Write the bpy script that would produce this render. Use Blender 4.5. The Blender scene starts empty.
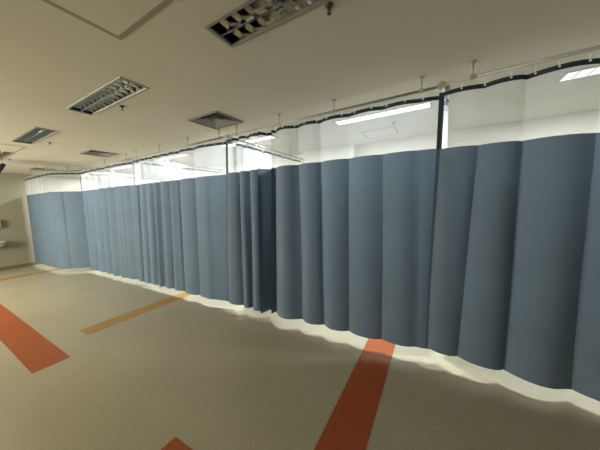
import bpy, bmesh, math, random
from mathutils import Vector, Matrix
random.seed(7)
SC = bpy.context.scene
COL = SC.collection
EYE = 1.6                                   # eye height, floor is z = 0
CEIL = EYE + 1.09
RAIL_Z = EYE + 0.97
D0 = 2.5                                    # plane of the curtain run
PI = math.pi

# ------------------------------------------------------------------ materials
def mat(name):
    m = bpy.data.materials.new(name); m.use_nodes = True
    nt = m.node_tree; nt.nodes.clear()
    out = nt.nodes.new('ShaderNodeOutputMaterial')
    return m, nt, out
def noise(nt, scale, detail=3, coord='Object'):
    tc = nt.nodes.new('ShaderNodeTexCoord'); n = nt.nodes.new('ShaderNodeTexNoise')
    n.inputs['Scale'].default_value = scale; n.inputs['Detail'].default_value = detail
    nt.links.new(tc.outputs[coord], n.inputs['Vector']); return n
def ramp(nt, src, stops):
    r = nt.nodes.new('ShaderNodeValToRGB'); e = r.color_ramp.elements
    while len(e) > 1: e.remove(e[-1])
    e[0].position, e[0].color = stops[0][0], (*stops[0][1], 1)
    for p, c in stops[1:]:
        x = e.new(p); x.color = (*c, 1)
    nt.links.new(src, r.inputs['Fac']); return r
def plain(name, col, rough=.6, metal=0, var=.08, scale=6, bump=0, spec=.5):
    m, nt, out = mat(name)
    b = nt.nodes.new('ShaderNodeBsdfPrincipled')
    n = noise(nt, scale)
    r = ramp(nt, n.outputs['Fac'], [(.3, tuple(c*(1-var) for c in col)), (.7, tuple(min(1, c*(1+var)) for c in col))])
    nt.links.new(r.outputs['Color'], b.inputs['Base Color'])
    b.inputs['Roughness'].default_value = rough; b.inputs['Metallic'].default_value = metal
    b.inputs['Specular IOR Level'].default_value = spec
    if bump:
        n2 = noise(nt, 90); bp = nt.nodes.new('ShaderNodeBump')
        bp.inputs['Strength'].default_value = bump; bp.inputs['Distance'].default_value = .002
        nt.links.new(n2.outputs['Fac'], bp.inputs['Height']); nt.links.new(bp.outputs['Normal'], b.inputs['Normal'])
    nt.links.new(b.outputs[0], out.inputs['Surface']); return m
def emit(name, col, s):
    m, nt, out = mat(name)
    e = nt.nodes.new('ShaderNodeEmission'); e.inputs['Color'].default_value = (*col, 1); e.inputs['Strength'].default_value = s
    nt.links.new(e.outputs[0], out.inputs['Surface']); return m
def vinyl(name, base, dark, light, rough=.26):
    """speckled sheet vinyl with a waxed gloss"""
    m, nt, out = mat(name)
    b = nt.nodes.new('ShaderNodeBsdfPrincipled')
    n1 = noise(nt, 95, 2); n2 = noise(nt, 1.1, 3)
    r1 = ramp(nt, n1.outputs['Fac'], [(.3, dark), (.45, base), (.6, base), (.75, light)])
    r2 = ramp(nt, n2.outputs['Fac'], [(.3, (.90, .90, .90)), (.7, (1.0, 1.0, 1.0))])
    mx = nt.nodes.new('ShaderNodeMixRGB'); mx.blend_type = 'MULTIPLY'; mx.inputs[0].default_value = 1
    nt.links.new(r1.outputs[0], mx.inputs[1]); nt.links.new(r2.outputs[0], mx.inputs[2])
    nt.links.new(mx.outputs[0], b.inputs['Base Color'])
    n3 = noise(nt, 2.3, 4); mr = nt.nodes.new('ShaderNodeMapRange')
    mr.inputs['To Min'].default_value = rough-.01; mr.inputs['To Max'].default_value = rough+.02
    nt.links.new(n3.outputs['Fac'], mr.inputs['Value']); nt.links.new(mr.outputs[0], b.inputs['Roughness'])
    b.inputs['Specular IOR Level'].default_value = .4
    nt.links.new(b.outputs[0], out.inputs['Surface']); return m
def fabric(name, col, trans=.12):
    m, nt, out = mat(name)
    b = nt.nodes.new('ShaderNodeBsdfPrincipled'); t = nt.nodes.new('ShaderNodeBsdfTranslucent')
    n = noise(nt, 3.0, 4); n2 = noise(nt, 260, 1)
    r = ramp(nt, n.outputs['Fac'], [(.3, tuple(c*.93 for c in col)), (.7, tuple(c*1.06 for c in col))])
    nt.links.new(r.outputs[0], b.inputs['Base Color']); b.inputs['Roughness'].default_value = .75
    b.inputs['Specular IOR Level'].default_value = .25
    t.inputs['Color'].default_value = (*col, 1)
    bp = nt.nodes.new('ShaderNodeBump'); bp.inputs['Strength'].default_value = .15; bp.inputs['Distance'].default_value = .001
    nt.links.new(n2.outputs['Fac'], bp.inputs['Height']); nt.links.new(bp.outputs['Normal'], b.inputs['Normal'])
    mx = nt.nodes.new('ShaderNodeMixShader'); mx.inputs[0].default_value = trans
    nt.links.new(b.outputs[0], mx.inputs[1]); nt.links.new(t.outputs[0], mx.inputs[2])
    nt.links.new(mx.outputs[0], out.inputs['Surface']); return m
def net(name, dens=.3, band=.25):
    """white knitted net: small holes by UV (u, v in metres), threads diffuse + translucent"""
    m, nt, out = mat(name)
    uv = nt.nodes.new('ShaderNodeUVMap'); sep = nt.nodes.new('ShaderNodeSeparateXYZ')
    nt.links.new(uv.outputs[0], sep.inputs[0])
    def wave(sock, per):
        a = nt.nodes.new('ShaderNodeMath'); a.operation = 'MULTIPLY'; a.inputs[1].default_value = 2*PI/per
        s = nt.nodes.new('ShaderNodeMath'); s.operation = 'SINE'
        nt.links.new(sock, a.inputs[0]); nt.links.new(a.outputs[0], s.inputs[0]); return s.outputs[0]
    wu, wv = wave(sep.outputs[0], .009), wave(sep.outputs[1], .009)
    mxm = nt.nodes.new('ShaderNodeMath'); mxm.operation = 'MAXIMUM'
    nt.links.new(wu, mxm.inputs[0]); nt.links.new(wv, mxm.inputs[1])
    mr = nt.nodes.new('ShaderNodeMapRange')
    mr.inputs['From Min'].default_value = .2; mr.inputs['From Max'].default_value = .9
    mr.inputs['To Min'].default_value = dens*.55; mr.inputs['To Max'].default_value = min(1, dens*1.5)
    nt.links.new(mxm.outputs[0], mr.inputs['Value'])
    ru, rv = wave(sep.outputs[0], .075), wave(sep.outputs[1], .042)      # knitted bands
    pm = nt.nodes.new('ShaderNodeMath'); pm.operation = 'MULTIPLY'; nt.links.new(ru, pm.inputs[0]); nt.links.new(rv, pm.inputs[1])
    ma = nt.nodes.new('ShaderNodeMath'); ma.operation = 'MULTIPLY_ADD'; ma.inputs[1].default_value = band; ma.inputs[2].default_value = 1
    nt.links.new(pm.outputs[0], ma.inputs[0])
    mu = nt.nodes.new('ShaderNodeMath'); mu.operation = 'MULTIPLY'; nt.links.new(mr.outputs[0], mu.inputs[0]); nt.links.new(ma.outputs[0], mu.inputs[1])
    tr = nt.nodes.new('ShaderNodeBsdfTransparent')
    df = nt.nodes.new('ShaderNodeBsdfDiffuse'); tl = nt.nodes.new('ShaderNodeBsdfTranslucent')
    for x in (df, tl): x.inputs['Color'].default_value = (.68, .70, .72, 1)
    w = nt.nodes.new('ShaderNodeMixShader'); w.inputs[0].default_value = .5
    nt.links.new(df.outputs[0], w.inputs[1]); nt.links.new(tl.outputs[0], w.inputs[2])
    mx = nt.nodes.new('ShaderNodeMixShader')
    nt.links.new(mu.outputs[0], mx.inputs[0]); nt.links.new(tr.outputs[0], mx.inputs[1]); nt.links.new(w.outputs[0], mx.inputs[2])
    nt.links.new(mx.outputs[0], out.inputs['Surface']); return m

M = dict(
    ceil=plain('ceiling_paint', (.60, .56, .45), .9, var=.02, scale=1.2, spec=.1),
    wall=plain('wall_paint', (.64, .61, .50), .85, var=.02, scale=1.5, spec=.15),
    wall_shaded=plain('shaded_wall_paint', (.30, .285, .215), .85, var=.02, scale=1.5, spec=.15),  # wall paint darkened: the far wall's dim light is put into the colour
    floor=vinyl('beige_vinyl', (.42, .385, .275), (.31, .28, .19), (.53, .49, .37)),
    orange=vinyl('orange_vinyl', (.36, .085, .020), (.31, .07, .015), (.42, .115, .03)),
    yellow=vinyl('ochre_vinyl', (.42, .24, .055), (.37, .21, .045), (.48, .28, .08)),
    base=plain('baseboard_vinyl', (.16, .135, .085), .6),
    blue=fabric('blue_fabric', (.123, .176, .234), .10),
    blue_dark=fabric('dark_blue_binding', (.075, .105, .15), .05),
    tape=fabric('navy_tape', (.03, .045, .065), .03),
    net=net('white_net', .17, .05),
    net_divider=net('divider_net', .19, .2),
    net_dense=net('gathered_white_net', .26, .32),
    rail=plain('rail_enamel', (.37, .355, .30), .4, metal=.2),
    white=plain('white_enamel', (.72, .71, .66), .4, var=.03),
    hook=plain('white_plastic', (.75, .75, .72), .4, var=.03),
    mirror=plain('mirror_aluminium', (.72, .70, .64), .16, metal=1, var=.05),
    blade=plain('blade_aluminium', (.66, .64, .58), .14, metal=1, var=.05),
    frame=plain('fixture_frame', (.34, .33, .27), .35, metal=.5),
    tube_off=plain('unlit_tube', (.7, .7, .66), .35, var=.02),
    lit=emit('lit_diffuser', (.93, .97, 1.0), 1.5),
    vent=plain('vent_enamel', (.26, .25, .215), .55, var=.03),
    ventframe=plain('vent_frame', (.15, .145, .125), .5, var=.03),
    black=plain('black_duct', (.012, .012, .011), .9, spec=.1),
    groove=plain('groove_grey', (.30, .26, .17), .8),
    brass=plain('sprinkler_metal', (.10, .085, .06), .45, metal=.7),
    tv=plain('black_plastic', (.012, .012, .013), .4),
    screen=plain('dark_screen', (.006, .006, .008), .12),
    ceramic=plain('white_ceramic', (.72, .70, .64), .2, var=.02),
    disp=plain('dispenser_plastic', (.45, .44, .40), .4, var=.03),
)

# ------------------------------------------------------------------ mesh helpers
def link(name, bm, m, parent=None, smooth=False):
    me = bpy.data.meshes.new(name); bm.normal_update(); bm.to_mesh(me); bm.free()
    me.materials.append(m)
    if smooth:
        for p in me.polygons: p.use_smooth = True
    o = bpy.data.objects.new(name, me); COL.objects.link(o)
    if parent is not None: o.parent = parent
    return o
def tag(o, label=None, cat=None, group=None, kind=None):
    if label: o['label'] = label
    if cat: o['category'] = cat
    if group: o['group'] = group
    if kind: o['kind'] = kind
    return o
def thing(name, label, cat, loc=(0, 0, 0), group=None):
    o = bpy.data.objects.new(name, None); COL.objects.link(o); o.location = loc
    o.empty_display_size = .1
    return tag(o, label, cat, group)
def box(bm, x0, x1, y0, y1, z0, z1, mtx=None):
    vs = [bm.verts.new((x, y, z)) for z in (z0, z1) for y in (y0, y1) for x in (x0, x1)]
    if mtx:
        for v in vs: v.co = mtx @ v.co
    for f in ((0, 2, 3, 1), (4, 5, 7, 6), (0, 1, 5, 4), (2, 6, 7, 3), (0, 4, 6, 2), (1, 3, 7, 5)):
        bm.faces.new([vs[i] for i in f])
    return bm
def B(*a, **k): return box(bmesh.new(), *a, **k)
def rod(bm, a, b, r0, r1=None, n=10):
    a, b = Vector(a), Vector(b); r1 = r0 if r1 is None else r1
    d = (b-a).normalized(); u = d.orthogonal().normalized(); w = d.cross(u)
    ra = [bm.verts.new(a+(u*math.cos(2*PI*i/n)+w*math.sin(2*PI*i/n))*r0) for i in range(n)]
    rb = [bm.verts.new(b+(u*math.cos(2*PI*i/n)+w*math.sin(2*PI*i/n))*r1) for i in range(n)]
    for i in range(n): bm.faces.new((ra[i], ra[(i+1) % n], rb[(i+1) % n], rb[i]))
    bm.faces.new(ra[::-1]); bm.faces.new(rb); return bm
def pipe(bm, pts, r, n=10):
    pts = [Vector(p) for p in pts]; rings = []
    for i, p in enumerate(pts):
        d = (pts[min(i+1, len(pts)-1)]-pts[max(i-1, 0)]).normalized()
        u = d.cross(Vector((0, 0, 1)))
        if u.length < .01: u = d.orthogonal()
        u.normalize(); w = u.cross(d)
        rings.append([bm.verts.new(p+(u*math.cos(2*PI*k/n)+w*math.sin(2*PI*k/n))*r) for k in range(n)])
    for a, b in zip(rings, rings[1:]):
        for k in range(n): bm.faces.new((a[k], a[(k+1) % n], b[(k+1) % n], b[k]))
    bm.faces.new(rings[0][::-1]); bm.faces.new(rings[-1]); return bm
def lathe(bm, prof, n=16, c=(0, 0, 0)):
    rings = [[bm.verts.new((c[0]+r*math.cos(2*PI*k/n), c[1]+r*math.sin(2*PI*k/n), c[2]+z)) for k in range(n)] for r, z in prof]
    for a, b in zip(rings, rings[1:]):
        for k in range(n): bm.faces.new((a[k], a[(k+1) % n], b[(k+1) % n], b[k]))
    bm.faces.new(rings[0][::-1]); bm.faces.new(rings[-1]); return bm
def bevel(o, w=.003, seg=2):
    md = o.modifiers.new('bevel', 'BEVEL'); md.width = w; md.segments = seg; md.limit_method = 'ANGLE'
    return o
def copy_tree(o, loc, label=None):
    c = o.copy(); COL.objects.link(c); c.location = loc
    if label: c['label'] = label
    for ch in list(o.children):
        k = ch.copy(); COL.objects.link(k); k.parent = c
        for g in list(ch.children):
            q = g.copy(); COL.objects.link(q); q.parent = k
    return c

# ------------------------------------------------------------------ room shell
X0, X1, Y0, Y1 = -10.45, 4.2, -3.6, 4.7
FIX_L, FIX_W, FIX_P = 1.18, .23, 2.23
front_fix = [(-1.25-FIX_P*k, 1.075) for k in range(4)]
back_fix = [(-1.25-FIX_P*k, 3.14) for k in range(-1, 5)]
vents = [(-2.73, 2.02, .49, .42), (-5.98, 1.99, .46, .42), (-9.15, 1.98, .42, .38)]
holes = [(x, x+FIX_L, y, y+FIX_W) for x, y in front_fix+back_fix] + [(x, x+a, y, y+b) for x, y, a, b in vents]

tag(link('floor', B(X0-.2, X1+.2, Y0-.2, Y1+.2, -.12, 0), M['floor']), kind='structure')
floor = bpy.data.objects['floor']
def stripe(x0, x1, y0, y1, m, label):
    o = link('inlaid_stripe', B(x0, x1, y0, y1, -.01, .0012), m, floor); o['label'] = label
stripe(-7.4, -3.45, .577, .866, M['orange'], 'orange vinyl stripe')
stripe(-1.558, 4.2, .577, .866, M['orange'], 'orange vinyl stripe')
stripe(-.665, -.37, 1.1, 3.3, M['orange'], 'orange vinyl stripe running under the curtain')
stripe(-4.11, -3.855, 1.152, 3.3, M['yellow'], 'ochre yellow vinyl stripe')
stripe(-9.11, -8.86, .9, 3.3, M['yellow'], 'ochre yellow vinyl stripe')

def ceiling():
    bm = bmesh.new()
    xs = sorted(set([X0-.2, X1+.2]+[h[0] for h in holes]+[h[1] for h in holes]))
    ys = sorted(set([Y0-.2, Y1+.2]+[h[2] for h in holes]+[h[3] for h in holes]))
    V = {}
    def v(i, j, z):
        if (i, j, z) not in V: V[i, j, z] = bm.verts.new((xs[i], ys[j], z))
        return V[i, j, z]
    for i in range(len(xs)-1):
        for j in range(len(ys)-1):
            cx, cy = (xs[i]+xs[i+1])/2, (ys[j]+ys[j+1])/2
            if any(h[0] < cx < h[1] and h[2] < cy < h[3] for h in holes): continue
            bm.faces.new((v(i, j, CEIL), v(i, j+1, CEIL), v(i+1, j+1, CEIL), v(i+1, j, CEIL)))
    # closed slab above
    b = B(X0-.2, X1+.2, Y0-.2, Y1+.2, CEIL+.22, CEIL+.3); me = bpy.data.meshes.new('t'); b.to_mesh(me); b.free(); bm.from_mesh(me); bpy.data.meshes.remove(me)
    return tag(link('ceiling', bm, M['ceil']), kind='structure')
ceiling()
H = CEIL+.25
wb = tag(link('wall_back', B(X0-.2, X1+.2, Y1, Y1+.15, 0, H), M['wall']), kind='structure')
link('column', B(-2.45, -1.38, 4.50, Y1+.01, 0, CEIL), M['wall'], wb)
tag(link('wall_left', B(X0-.15, X0, Y0-.2, Y1, 0, H), M['wall_shaded']), kind='structure')
tag(link('wall_right', B(X1, X1+.15, Y0-.2, Y1, 0, H), M['wall']), kind='structure')
tag(link('wall_front', B(X0, X1, Y0-.15, Y0, 0, H), M['wall']), kind='structure')
bl = tag(link('baseboard_left', B(X0, X0+.015, Y0, Y1, 0, .085), M['base']), kind='structure')
tag(link('baseboard_back', B(X0, X1, Y1-.015, Y1, 0, .085), M['base']), kind='structure')

# ------------------------------------------------------------------ recessed light fixtures
def fixture_parts(root, on):
    L, W = FIX_L, FIX_W
    bm = bmesh.new(); r = .022; t = .006
    for a in ((-r*.2, L+r*.2, -r*.2, r*.8), (-r*.2, L+r*.2, W-r*.8, W+r*.2), (-r*.2, r*.8, r*.8, W-r*.8), (L-r*.8, L+r*.2, r*.8, W-r*.8)):
        box(bm, *a, -t, .012)
    bevel(link('frame', bm, M['frame'], root), .002)
    # reflector: two parabolic troughs side by side, with end plates
    bm = bmesh.new(); half = W/2; n = 10
    for k in (0, 1):
        prof = []
        for i in range(n+1):
            u = i/n; y = k*half+.004+u*(half-.008)
            prof.append((y, .012+.075*(1-abs(2*u-1)**2.2)))
        a = [bm.verts.new((.005, y, z)) for y, z in prof]; b = [bm.verts.new((L-.005, y, z)) for y, z in prof]
        for i in range(n): bm.faces.new((a[i], a[i+1], b[i+1], b[i]))
        bm.faces.new(a); bm.faces.new(b[::-1])
    link('reflector', bm, M['mirror'], root, True)
    link('housing', B(.002, L-.002, .002, W-.002, .105, .115), M['frame'], root)
    if on:                                                # lit panel behind thin white cross bars
        link('diffuser', B(.02, L-.02, .02, W-.02, .002, .006), M['lit'], root)
        bm = bmesh.new()
        for i in range(1, 12): box(bm, L*i/12-.004, L*i/12+.004, .02, W-.02, -.006, .003)
        link('louver', bm, M['white'], root)
        return
    # louver: centre spine and V blades
    bm = bmesh.new()
    box(bm, .02, L-.02, half-.005, half+.005, .002, .04)
    nb = 12
    for i in range(1, nb):
        x = L*i/nb
        for k in (0, 1):
            y0, y1 = k*half+.012, (k+1)*half-.010
            vs = [bm.verts.new(p) for p in ((x, y0, .004), (x, y1, .004), (x-.012, y0, .042), (x-.012, y1, .042), (x+.012, y0, .042), (x+.012, y1, .042))]
            bm.faces.new((vs[0], vs[1], vs[3], vs[2])); bm.faces.new((vs[0], vs[4], vs[5], vs[1])); bm.faces.new((vs[2], vs[3], vs[5], vs[4]))
    link('louver', bm, M['blade'], root)
    for k in (0, 1):
        y = k*half+half/2
        link('tube', rod(bmesh.new(), (.03, y, .062), (L-.03, y, .062), .012, n=12), M['tube_off'], root, True)
G_OFF, G_ON = 'unlit louvred ceiling lights in front of the curtains', 'lit ceiling lights over the curtained bays'
off_labels = ['unlit louvred ceiling light nearest the camera, cut by the top of the photo',
              'unlit louvred ceiling light left of the square air vent, second nearest the camera',
              'small distant unlit louvred ceiling light between the two ceiling hatch outlines',
              'farthest unlit louvred ceiling light, cut by the left edge beside the black screen']
off_labels[2] = 'distant unlit louvred ceiling light, third from the camera, just before the far hatch'
p = None
for (x, y), lb in zip(front_fix, off_labels):
    if p is None:
        p = thing('ceiling_light', lb, 'ceiling light', (x, y, CEIL), G_OFF); fixture_parts(p, False)
    else: copy_tree(p, (x, y, CEIL), lb)
on_labels = ['lit white ceiling light above the nearest bay, cut by the right edge of the photo',
             'lit white ceiling light seen whole through the net beside the small ceiling hatch outline',
             'lit ceiling light seen through net just left of the sloping divider rail, third from right',
             'lit ceiling light behind the net, fourth from the right',
             'lit ceiling light behind the net, second from the far wall',
             'lit ceiling light nearest the far wall, behind the farthest net']
p = None
for (x, y), lb in zip(back_fix, on_labels):
    if p is None:
        p = thing('ceiling_light', lb, 'ceiling light', (x, y, CEIL), G_ON); fixture_parts(p, True)
    else: copy_tree(p, (x, y, CEIL), lb)
    la = bpy.data.lights.new('fixture_lamp', 'AREA'); la.shape = 'RECTANGLE'; la.size = .6; la.size_y = FIX_W-.05
    la.energy = 92 if x > -9 else 75; la.color = (.89, .955, 1.0)
    lo = bpy.data.objects.new('fixture_lamp', la); COL.objects.link(lo); lo.location = (x+FIX_L/2, y+FIX_W/2, CEIL-.010)

# ------------------------------------------------------------------ ceiling air vents
def vent(x, y, a, b, depth, label):
    r = thing('air_vent', label, 'air vent', (x, y, CEIL), 'square ceiling air vents')
    bm = bmesh.new(); w = .022
    for q in ((-.015, a+.015, -.015, w-.015), (-.015, a+.015, b-w+.015, b+.015), (-.015, w-.015, w-.015, b-w+.015), (a-w+.015, a+.015, w-.015, b-w+.015)):
        box(bm, *q, -.012, .01)
    bevel(link('frame', bm, M['ventframe'], r), .002)
    bm = bmesh.new()                                      # dark duct
    vs = [bm.verts.new(p) for p in ((0, 0, 0), (a, 0, 0), (a, b, 0), (0, b, 0), (0, 0, .19), (a, 0, .19), (a, b, .19), (0, b, .19))]
    for f in ((0, 1, 5, 4), (1, 2, 6, 5), (2, 3, 7, 6), (3, 0, 4, 7), (4, 5, 6, 7)): bm.faces.new([vs[i] for i in f])
    link('duct', bm, M['black'], r)
    half = min(a, b)/2; step = (half-.016)/4
    for i0, i1, z0, z1 in [(.016+step*k, .016+step*(k+1.5), -.006+.003*k, -.006+.003*k+depth) for k in range(4)]:
        bm = bmesh.new()
        lo = [(i0, i0), (a-i0, i0), (a-i0, b-i0), (i0, b-i0)]; i1 = min(i1, min(a, b)/2-.004); hi = [(i1, i1), (a-i1, i1), (a-i1, b-i1), (i1, b-i1)]
        A = [bm.verts.new((*p, z0)) for p in lo]; Bv = [bm.verts.new((*p, z1)) for p in hi]
        for k in range(4): bm.faces.new((A[k], A[(k+1) % 4], Bv[(k+1) % 4], Bv[k]))
        o = link('vane', bm, M['vent'], r)
        sd = o.modifiers.new('solid', 'SOLIDIFY'); sd.thickness = .002
for v, lb in zip(vents, ['square ceiling air vent nearest the camera, close to the curtain rail',
                         'middle square ceiling air vent, above the far curtains',
                         'smallest and farthest ceiling air vent, near the far wall']):
    vent(*v, {-2.73: .05, -5.98: .036, -9.15: .03}[v[0]], lb)

# ------------------------------------------------------------------ ceiling hatches (shadow-gap outlines)
def hatch(x0, x1, y0, y1, label, w=.02):
    r = thing('ceiling_hatch', label, 'ceiling hatch', (x0, y0, CEIL)); a, b = x1-x0, y1-y0
    bm = bmesh.new()
    for q in ((0, a, 0, w), (0, a, b-w, b), (0, w, w, b-w), (a-w, a, w, b-w)): box(bm, *q, -.004, .001)
    link('frame', bm, M['groove'], r)
    link('hatch_panel', B(w, a-w, w, b-w, -.003, .001), M['ceil'], r)
hatch(-1.795, -1.15, .22, .865, 'large ceiling hatch with a dark outline at the top left of the photo', .028)
hatch(-6.63, -6.03, .70, 1.30, 'distant ceiling hatch with a thin outline beside the farthest ceiling lights')
hatch(-1.06, -.565, 3.86, 4.33, 'small ceiling hatch outline seen through the net, above the curtained bay', .014)

# ------------------------------------------------------------------ sprinklers
def sprinkler(loc, label, src=[None]):
    if src[0]: return copy_tree(src[0], loc, label)
    r = thing('fire_sprinkler', label, 'fire sprinkler', loc, 'pendent fire sprinklers on the ceiling'); src[0] = r
    link('escutcheon', lathe(bmesh.new(), [(.02, .03), (.02, 0), (.038, .0), (.038, -.004), (.026, -.014), (.014, -.016)]), M['brass'], r, True)
    bm = lathe(bmesh.new(), [(.013, -.014), (.013, -.032), (.008, -.036), (.006, -.05)])
    for s in (-1, 1): rod(bm, (s*.011, 0, -.03), (s*.014, 0, -.045), .003); rod(bm, (s*.014, 0, -.045), (s*.003, 0, -.062), .003)
    link('sprinkler_body', bm, M['brass'], r)
    r.scale = (.68, .68, .68)
    link('deflector', lathe(bmesh.new(), [(.004, -.058), (.018, -.063), (.018, -.066), (.003, -.067)]), M['brass'], r)
sprinkler((-.54, 1.335, CEIL), 'fire sprinkler beside the nearest unlit ceiling light, top centre')
sprinkler((-2.93, 1.365, CEIL), 'fire sprinkler beside the second unlit ceiling light')
sprinkler((-5.39, 1.42, CEIL), 'fire sprinkler beside the third, distant unlit ceiling light')
sprinkler((-7.66, 1.39, CEIL), 'farthest fire sprinkler, near the black screen at the left edge')
sprinkler((-.545, 3.66, CEIL), 'fire sprinkler seen through the net over the nearer bay')

# ------------------------------------------------------------------ curtain rails
def rail(label, pts, bpos, group='curtain rails hung from the ceiling', r=.0135):
    o = thing('curtain_rail', label, 'curtain rail', (pts[0][0], pts[0][1], RAIL_Z), group)
    ox, oy = pts[0]
    link('rail_tube', pipe(bmesh.new(), [(x-ox, y-oy, 0) for x, y in pts], r), M['rail'], o, True)
    for x, y in bpos:
        b = link('bracket', rod(bmesh.new(), (x-ox, y-oy, .008), (x-ox, y-oy, CEIL-RAIL_Z), .0075), M['rail'], o, True)
        bm = lathe(bmesh.new(), [(.028, CEIL-RAIL_Z), (.028, CEIL-RAIL_Z-.006), (.012, CEIL-RAIL_Z-.012)], 14, (x-ox, y-oy, 0))
        link('flange', bm, M['rail'], b)
        link('clamp', B(x-ox-.017, x-ox+.017, y-oy-.017, y-oy+.017, -.018, .016), M['rail'], b)
    for x, y in (pts[0], pts[-1]):
        bevel(link('end_cap', B(x-ox-.02, x-ox+.02, y-oy-.02, y-oy+.02, -.02, .02), M['rail'], o), .004)
rail('pale curtain rail of the nearest bay, leaving the photo at the right edge', [(.02, 2.46), (3.3, 2.46)], [(.231, 2.46), (1.7, 2.46), (2.9, 2.46)])
rail('pale curtain rail over the wide blue curtain left of the nearest bay', [(.0, D0), (-2.58, D0)], [(-.14, D0), (-.975, D0), (-1.69, D0), (-2.4, D0)])
rail('pale curtain rail below the nearest square air vent', [(-2.62, D0), (-5.13, D0)], [(-2.74, D0), (-3.45, D0), (-4.23, D0), (-5.01, D0)])
rail('pale curtain rail over the distant curtain before the rail turns', [(-5.17, D0), (-7.70, D0)], [(-5.4, D0), (-6.33, D0), (-7.0, D0)])
bend = [(-7.74, D0), (-7.86, 2.42), (-8.02, 2.24), (-8.16, 2.13), (-8.3, 2.1)]
rail('farthest curtain rail, stepping forward and ending at the far wall', bend+[(-9.4, 2.1), (X0+.03, 2.1)], [(-7.93, 2.345), (-8.45, 2.1), (-9.8, 2.1)])
for x, lb in ((.06, 'divider rail running back beside the nearest bay'), (-2.6, 'sloping divider rail seen through the net near the photo centre'),
              (-5.15, 'divider rail seen through the net of the third bay'), (-7.72, 'divider rail at the farthest bay, behind the net')):
    rail(lb, [(x, D0+.075), (x, Y1-.03)], [(x, 3.2), (x, 4.2)], 'divider rails between the bays')

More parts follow.
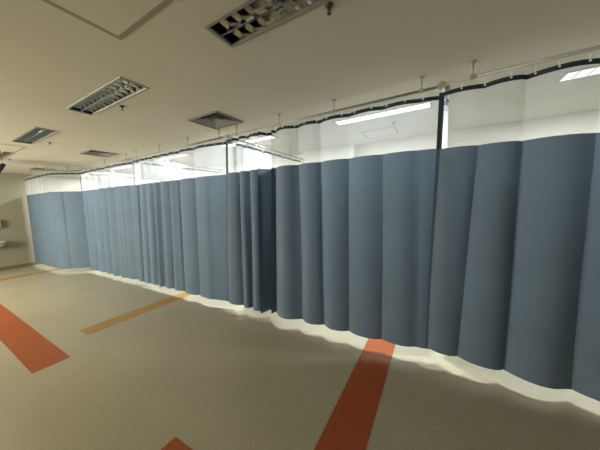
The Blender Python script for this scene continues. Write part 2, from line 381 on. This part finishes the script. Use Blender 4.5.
# ------------------------------------------------------------------ curtains
TAPE0, TAPE1 = EYE+.920, EYE+.886
def curtain(label, top, bot, amp, ztop, zbot, edges=(1, 0), group='blue hospital curtains with white net tops', side=-1, sub=10, hooks=True, ampb=1.0, skew=.0, dense=True, droop=0., netmat=None):
    """top, bot: fold lines (valleys) as plan points at header and hem; the cloth bulges between them."""
    ox, oy = top[0]
    root = thing('privacy_curtain', label, 'curtain', (ox, oy, 0), group)
    cols = []; u = 0; prev = None
    n = len(top)-1
    for i in range(n):
        for k in range(sub+(i == n-1)):
            cols.append((i, k/sub))
    H0 = TAPE0-zbot
    vary = [random.uniform(.8, 1.15) if not dense else random.uniform(.45, 1.15) for _ in range(n)]
    rip = [random.uniform(.03, .09) if not dense else random.uniform(.05, .3) for _ in range(n)]
    def P(i, t, z):
        v = (TAPE0-z)/H0
        a = Vector(top[i]).lerp(Vector(bot[i]), v); b = Vector(top[i+1]).lerp(Vector(bot[i+1]), v)
        d = b-a; ln = d.length; nrm = Vector((-d.y, d.x))/max(ln, 1e-6)*(1 if d.x < 0 else -1)   # toward the open ward
        if abs(d.x) < abs(d.y)*.3: nrm = Vector((side, 0))
        A = (1.35 if dense else 1.6)*(amp[i] if isinstance(amp, (list, tuple)) else amp)
        A = min(A, .42*ln)*vary[i]*(.72+(ampb-.72)*min(1, v*2.2))
        tt = t+skew*math.sin(2*PI*t)/(2*PI)
        o = A*4*tt*(1-tt)+rip[i]*A*math.sin(2.7*PI*tt+i)*(.4+.6*v) - .45*A
        q = a+d*t+nrm*o
        wob = .006*math.sin(7*v+2.1*i)*v
        return Vector((q.x-ox+wob, q.y-oy, z-droop*v*min(1, (i+t)/3)))
    # arc length for the net's UVs
    arc = [0]
    for c0, c1 in zip(cols, cols[1:]): arc.append(arc[-1]+(P(*c1, ztop)-P(*c0, ztop)).length)
    def sheet(name, zs, m, c=cols, off=0, hem=False):
        bm = bmesh.new(); uvl = bm.loops.layers.uv.new('UVMap')
        g = [[bm.verts.new(P(i, t, z)+Vector((0, off, 0))) for (i, t) in c] for z in zs]
        for r in range(len(zs)-1):
            for k in range(len(c)-1):
                f = bm.faces.new((g[r][k], g[r+1][k], g[r+1][k+1], g[r][k+1]))
                if k % sub == 0 and k: bm.edges.get((g[r][k], g[r+1][k])).smooth = False
                for l, (rr, kk) in zip(f.loops, ((r, k), (r+1, k), (r+1, k+1), (r, k+1))): l[uvl].uv = (arc[kk], zs[rr])
        return link(name, bm, m, root, True)
    rows = 16
    sheet('fabric_panel', [ztop+(zbot-ztop)*r/rows for r in range(rows+1)], M['blue'])
    sheet('net_panel', [TAPE1+.004, (TAPE1+ztop)/2, ztop-.004], M[netmat or ('net_dense' if dense else 'net')])
    t = sheet('header_tape', [TAPE0, TAPE1], M['tape'])
    sd = t.modifiers.new('solid', 'SOLIDIFY'); sd.thickness = .004; sd.offset = 0
    for e, use in zip((0, 1), edges):                     # dark bound edges
        if not use: continue
        i = 0 if e == 0 else n-1
        w = .042
        for z0, z1, nz, m_, lb in ((TAPE0, ztop, 5, 'tape', 'dark navy bound edge of the net'), (ztop, zbot, 14, 'blue_dark', 'darker blue bound edge')):
            bm = bmesh.new(); va = []
            for z in [z0+(z1-z0)*r/nz for r in range(nz+1)]:
                a = P(i, e, z)+Vector((0, -.01, 0))
                b = a+Vector((*(Vector(top[i+1])-Vector(top[i])).normalized(), 0))*(w if e == 0 else -w)
                va.append((bm.verts.new(a+Vector((0, -.004, 0))), bm.verts.new(b+Vector((0, -.004, 0)))))
            for (a, b), (c_, d_) in zip(va, va[1:]): bm.faces.new((a, c_, d_, b))
            o = link('bound_edge', bm, M[m_], root); o['label'] = lb
            sd = o.modifiers.new('solid', 'SOLIDIFY'); sd.thickness = .004; sd.offset = 0
    if hooks:
        total = arc[-1]; nh = max(2, int(total/.16)); nh = min(nh, 24)
        for h in range(nh+1):
            s = total*h/nh; k = min(range(len(arc)), key=lambda q: abs(arc[q]-s))
            a = P(*cols[k], TAPE0-.012)
            nb = Vector((0, -.006, 0))
            # the rail passes over the header: hook leans to it
            bm = bmesh.new()
            rod(bm, a+nb, a+nb+Vector((0, -.003, 0)), .0075, n=10)
            rod(bm, a+nb, Vector((a.x, a.y*.35+nb.y, RAIL_Z-.012)), .0022, n=6)
            link('hook', bm, M['hook'], root)
    return root
def XY(xs, y=D0): return [(x, y) for x in xs]

# nearest bay, runs out of the frame on the right
YA = 2.5
curtain('dark blue curtain at the right edge of the photo, nearest the camera',
        XY([0.0, .32, .578, .964, 1.38, 1.75, 2.2, 2.6, 3.0], YA), XY([-.074, .187, .529, .934, 1.33, 1.72, 2.18, 2.58, 3.0], YA),
        [.036, .042, .052, .060, .055, .06, .06, .06], EYE+.443, EYE-1.435, dense=False, droop=.075)
curtain('wide blue curtain left of the nearest one, deep dark fold near its left end',
        XY([-2.62, -2.392, -2.208, -1.986, -1.778, -1.442, -1.154, -.817, -.471])+[(-.144, 2.53), (.03, 2.58)],
        XY([-2.78, -2.454, -2.28, -2.05, -1.90, -1.453, -1.164, -.852, -.479])+[(-.127, 2.53), (.0, 2.58)],
        [.04, .045, .055, -.13, .06, .05, .042, .042, .042, .012], EYE+.46, EYE-1.475, dense=False)
curtain('blue curtain behind the yellow floor stripe, third from the right',
        XY([-5.17, -5.0, -4.756, -4.53, -4.3, -4.029, -3.748, -3.337, -2.942])+[(-2.56, 2.58)],
        XY([-5.32, -5.15, -4.9, -4.65, -4.42, -4.15, -3.85, -3.44, -3.03])+[(-2.66, 2.58)],
        [.045, .05, .045, .05, .045, .045, .045, .05, .015], EYE+.455, EYE-1.49, edges=(1, 0))
curtain('distant blue curtain before the run steps forward, fourth from the right',
        XY([-7.70, -7.45, -7.208, -6.83, -6.428, -6.014, -5.668])+[(-5.42, 2.54), (-5.1, 2.6)],
        XY([-7.68, -7.44, -7.2, -6.85, -6.5, -6.1, -5.75])+[(-5.5, 2.54), (-5.2, 2.6)],
        [.045, .04, .05, .045, .05, .045, .03, .012], EYE+.47, EYE-1.505)
pts = [(-10.39, 2.1), (-10.0, 2.1), (-9.65, 2.1), (-9.3, 2.1), (-8.95, 2.1), (-8.6, 2.1), (-8.3, 2.11), (-8.05, 2.24), (-7.66, 2.6)]
curtain('farthest blue curtain, turning forward to meet the left wall', pts, pts, [.035, .04, .045, .04, .04, .04, .03, .035], EYE+.47, EYE-1.48, edges=(0, 0))

# dividers between the bays
for x, lb in ((.06, 'divider curtain running back beside the nearest bay, its net a narrow white strip'),
              (-2.6, 'divider curtain behind the second bay, white net bright near the photo centre'),
              (-5.15, 'divider curtain behind the third bay, seen through two nets'),
              (-7.72, 'farthest divider curtain, its net seen behind the distant net')):
    ys = [2.67, 2.73, 2.8, 2.87, 2.98, 3.09, 3.2, 3.33, 3.46, 3.6, 3.75, 3.92, 4.1, 4.3, 4.5, 4.66]
    pp = [(x+.012*(-1)**k, y) for k, y in enumerate(ys)]
    curtain(lb, pp, pp, .05, EYE+.45, EYE-1.47, edges=(0, 0), group='divider curtains between the bays', side=1, sub=6, netmat='net_divider')

# ------------------------------------------------------------------ things on and near the far wall
r = thing('soap_dispenser', 'small grey dispenser on the far wall at the left edge', 'dispenser', (X0-.006, 1.50, EYE-.41))
bevel(link('dispenser_body', B(0, .10, -.07, .07, 0, .22), M['disp'], r), .02, 3)
bevel(link('nozzle', B(.03, .08, -.02, .02, -.025, .0), M['tv'], r), .004)
r = thing('wash_basin', 'pale basin on the far wall below the small grey dispenser', 'wash basin', (X0-.006, 1.41, EYE-.80))
bm = bmesh.new(); n = 24
def ringv(rx, ry, z, cx): return [bm.verts.new((max(.0, cx+rx*math.cos(2*PI*k/n)), ry*math.sin(2*PI*k/n), z)) for k in range(n)]
rr = [ringv(.05, .06, -.17, .13), ringv(.16, .15, -.10, .16), ringv(.2, .2, 0, .19), ringv(.2, .2, .015, .19), ringv(.17, .17, .012, .19), ringv(.12, .12, -.07, .17), ringv(.02, .02, -.10, .16)]
for a, b in zip(rr, rr[1:]):
    for k in range(n): bm.faces.new((a[k], a[(k+1) % n], b[(k+1) % n], b[k]))
bm.faces.new(rr[0][::-1]); bm.faces.new(rr[-1])
link('bowl', bm, M['ceramic'], r, True)
bm = bmesh.new(); pipe(bm, [(.03, 0, .01), (.03, 0, .12), (.05, 0, .16), (.10, 0, .16), (.13, 0, .13)], .011)
link('tap', bm, M['mirror'], r, True)

# ceiling-hung screen, only its corner in view
r = thing('television', 'black screen hung from the ceiling, only its corner in view at left', 'television', (-7.5, 1.28, EYE+.965))
tilt = Matrix.Rotation(math.radians(-28), 4, 'X')
bevel(link('housing', B(-.7, 0, -.03, .03, -.42, 0, mtx=tilt), M['tv'], r), .006)
link('display', B(-.68, -.02, .0301, .034, -.40, -.02, mtx=tilt), M['screen'], r)
link('mount_pole', rod(bmesh.new(), (-.35, -.06, -.15), (-.35, -.06, CEIL-EYE-.96), .02), M['tv'], r, True)

# ------------------------------------------------------------------ light of the open ward
def area(name, loc, target, sx, sy, e, col):
    la = bpy.data.lights.new(name, 'AREA'); la.shape = 'RECTANGLE'; la.size, la.size_y = sx, sy; la.energy = e; la.color = col
    o = bpy.data.objects.new(name, la); COL.objects.link(o); o.location = loc
    o.rotation_euler = (Vector(target)-Vector(loc)).to_track_quat('-Z', 'Y').to_euler()
area('ward_lamp', (-7.6, -2.7, 1.7), (-4.0, 2, 1.3), 3.6, 1.8, 460, (1.0, .93, .79))
w = bpy.data.worlds.new('world'); SC.world = w; w.use_nodes = True
w.node_tree.nodes['Background'].inputs['Color'].default_value = (.5, .5, .5, 1)
w.node_tree.nodes['Background'].inputs['Strength'].default_value = .1

# ------------------------------------------------------------------ camera
YAW, PIT, ROL, FPX = math.radians(-29.95), math.radians(-5.2), math.radians(1.75), 238.0
fw = Vector((math.cos(PIT)*math.sin(YAW), math.cos(PIT)*math.cos(YAW), math.sin(PIT)))
r0 = Vector((math.cos(YAW), -math.sin(YAW), 0)); d0 = fw.cross(r0)
rt = r0*math.cos(ROL)+d0*math.sin(ROL); dn = -r0*math.sin(ROL)+d0*math.cos(ROL)
cam = bpy.data.cameras.new('camera'); cam.sensor_width = 36; cam.lens = FPX*36/600; cam.clip_start = .02
co = bpy.data.objects.new('camera', cam); COL.objects.link(co)
mw = Matrix((rt, -dn, -fw)).transposed().to_4x4(); mw.translation = (0, 0, EYE)
co.matrix_world = mw
SC.camera = co
SC.view_settings.view_transform = 'Standard'
SC.view_settings.look = 'None'
SC.view_settings.exposure = 0.0
SC.cycles.transparent_max_bounces = 24
SC.cycles.use_denoising = True
